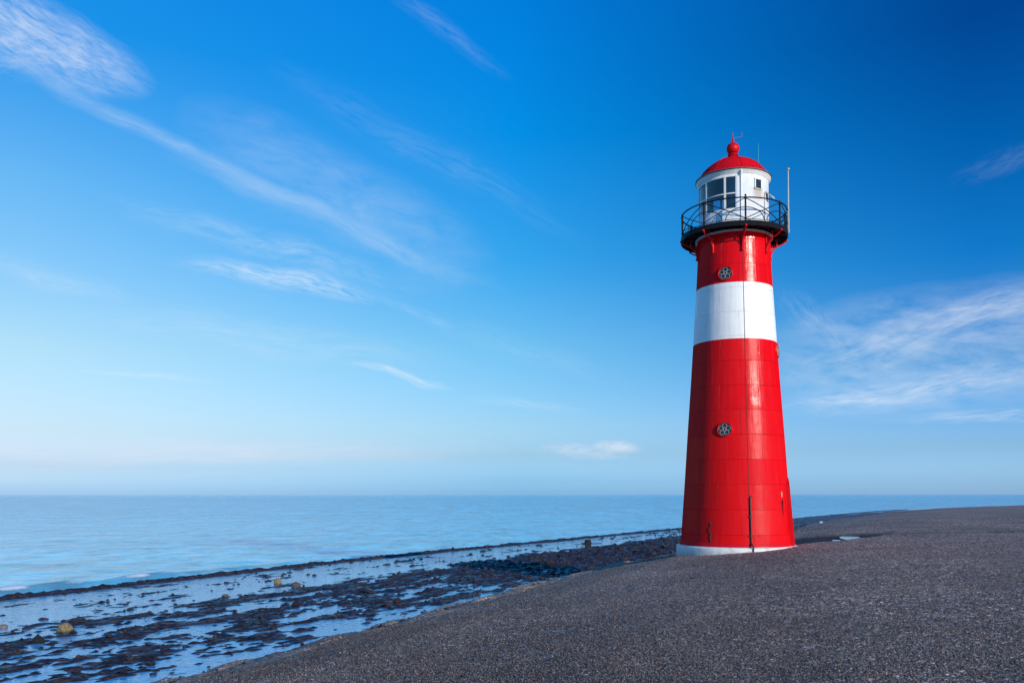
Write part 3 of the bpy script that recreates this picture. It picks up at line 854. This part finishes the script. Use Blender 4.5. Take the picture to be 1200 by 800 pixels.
# lantern room
G0, G1 = 14.70, 15.98
ln = MB()
ring = lambda mb, z0, z1, a0=0, a1=360, ro=1.32, ri=1.24, n=96: lathe(mb, [(ro,z0),(ro,z1),(ri,z1),(ri,z0)], a0, a1, n, True, True)
ring(ln, 14.02, G0); ring(ln, G1, 16.1); ring(ln, G0, G1, 3, 183, n=48)
lr = weld(ln.build('lantern_room', M_drum, LH))
MB().add([P(360*k/48, 1.25, 14.3) for k in range(48)], [tuple(range(48))], False).build('lantern_floor', M_blk, lr)
bars = [3, -13.5, -50, -86, -122, -158, -177]
fm = MB()
for a in bars[1:-1]: fm.box(P(a, 1.30, (G0+G1)/2), (er(a), et(a), UP), (.028, .034, (G1-G0)/2))
for z in (G0+.02, 15.31, G1-.02): lathe(fm, [(1.325,z-.02),(1.325,z+.02),(1.28,z+.02),(1.28,z-.02)], -177, 3, 60, True, True)
wf = fm.build('window_frame', M_drum, LH)
for i in range(6):
    a0, a1 = bars[i], bars[i+1]
    for z0, z1 in ((G0+.04, 15.29), (15.33, G1-.04)):
        lathe(MB(), [(1.295,z0),(1.295,z1)], a1+.8, a0-.8, 14).build('pane', M_glass, wf)
# blind behind the narrow pane, and the lamp on its stand
lathe(MB(), [(1.26,G0),(1.26,G1)], -13.2, 3, 10).build('blind', M_curtain, LH)
lp = MB(); lathe(lp, [(.10,14.3),(.14,14.32),(.14,14.85),(.05,14.9)], n=24)
ls = lp.build('lamp_stand', M_grey, LH)
lathe(MB(), [(.02,14.9),(.26,14.93),(.33,15.1),(.36,15.3),(.33,15.5),(.24,15.66),(.02,15.7)], n=32).build('lamp_lens', M_glass, ls)
lathe(MB(), [(.02,16.09),(1.25,16.09)], n=48).build('lantern_ceiling', M_blk, LH)
# eaves and dome
weld(lathe(MB(), [(1.325,16.05),(1.36,16.08),(1.385,16.15),(1.425,16.17),(1.435,16.235),(1.40,16.25),(1.30,16.25)], sharp=True).build('eaves', M_drum, LH))
MB().tube([P(360*k/96, 1.435, 16.195) for k in range(96)], .018, 6, True).build('gutter', M_blk, LH)
dome = lathe(MB(), [(1.445,16.235),(1.40,16.275),(1.31,16.35),(1.235,16.44),(1.16,16.55),(1.05,16.67),(.90,16.80),(.72,16.92),(.50,17.02),(.28,17.08),(.20,17.10)]).build('dome', M_redtrim, LH)
sm = MB()
for a in AZ:
    sm.tube([P(a+2, r+.004, z+.004) for r, z in [(1.40,16.275),(1.31,16.35),(1.235,16.44),(1.16,16.55),(1.05,16.67),(.90,16.80),(.72,16.92),(.50,17.02),(.28,17.08)]], .012, 6)
sm.build('seam', M_redtrim, dome)
fin = lathe(MB(), [(.24,17.130),(.22,17.170),(.175,17.210),(.165,17.260),(.20,17.280),(.20,17.215),(.15,17.320)] + [(.245*math.cos(a), 17.510+.245*math.sin(a)) for a in np.linspace(-.9, 1.35, 14)] + [(.06,17.760),(.045,17.810),(.025,17.910),(.012,18.110),(.002,18.150)], n=32).build('finial', M_redtrim, LH)
MB().tube([P(30, .02, 17.920), P(88, .34, 17.950), P(88, .345, 18.110)], .006, 6).build('wind_vane', M_redtrim, fin)
MB().tube([P(120, 1.12, 16.5), P(120, 1.12, 17.090), P(120, 1.12, 17.840)], [.014, .010, .006], 6).build('aerial', M_aerial, LH)
# small square window
n, tn = er(43), et(43)
sw = MB(); c = P(43, 1.325, 15.69)
for x, hx, z, hz in ((-.155,.02,0,.19),(.155,.02,0,.19),(0,.175,.19,.02),(0,.175,-.19,.02)): sw.box(c+tn*x+UP*z, (n, tn, UP), (.03, hx, hz))
so_ = sw.build('small_window', M_drum, LH)
MB().box(c+n*.008, (n, tn, UP), (.008, .14, .175)).build('pane', M_pane_dark, so_)
# lamp hood and rod beside it
n, tn = er(70), et(70); c = P(70, 1.33, 15.42)
hd = MB(); hd.add([c+tn*x+n*r+UP*z for x in (-.16, .16) for r, z in ((0,.10),(.24,-.12),(.24,-.17),(0,.04))], [(0,1,2,3),(4,7,6,5),(0,4,5,1),(1,5,6,2),(2,6,7,3),(3,7,4,0)], False)
hd.build('hood', M_cream, LH)
MB().tube([P(59, 1.335, 14.06), P(59, 1.335, 15.45), P(62, 1.35, 15.49)], .014, 6).build('conduit', M_grey, LH)
dpipe = MB().tube([P(12, 1.42, 16.14), P(12, 1.40, 16.05), P(12, 1.345, 15.95), P(12, 1.34, 14.05)], [.045, .04, .02, .016], 8)
dpipe.build('downpipe', M_drum, LH)
# mast at the right edge of the gallery
ms = MB().tube([P(88, 2.04, 14.0), P(88, 2.04, 15.3), P(88, 2.04, 16.48)], [.034, .030, .026], 8)
ms.tube([P(88, 2.04, 16.45), P(88, 2.04, 16.49), P(88, 2.04, 16.53)], [.06, .075, .03], 10)
for z in (14.2, 14.85): ms.tube([P(88, 2.09, z), P(88, 1.97, z)], .03, 6)
ms.build('mast', M_grey, LH)

# ------------------------------------------------------------------ camera and look
cam = bpy.data.cameras.new('camera'); co = bpy.data.objects.new('camera', cam); COL.objects.link(co); S.camera = co
co.location = (0, 0, 4); co.rotation_euler = (R(91.8), 0, 0)
cam.sensor_width = 36; cam.lens = 30; cam.shift_y = .123; cam.clip_start = .1; cam.clip_end = 100000
S.view_settings.view_transform = 'Standard'; S.view_settings.look = 'None'; S.view_settings.gamma = 1; S.view_settings.exposure = 0
S.render.engine = 'CYCLES'; S.cycles.use_denoising = True
S.render.resolution_x = 1024; S.render.resolution_y = 682
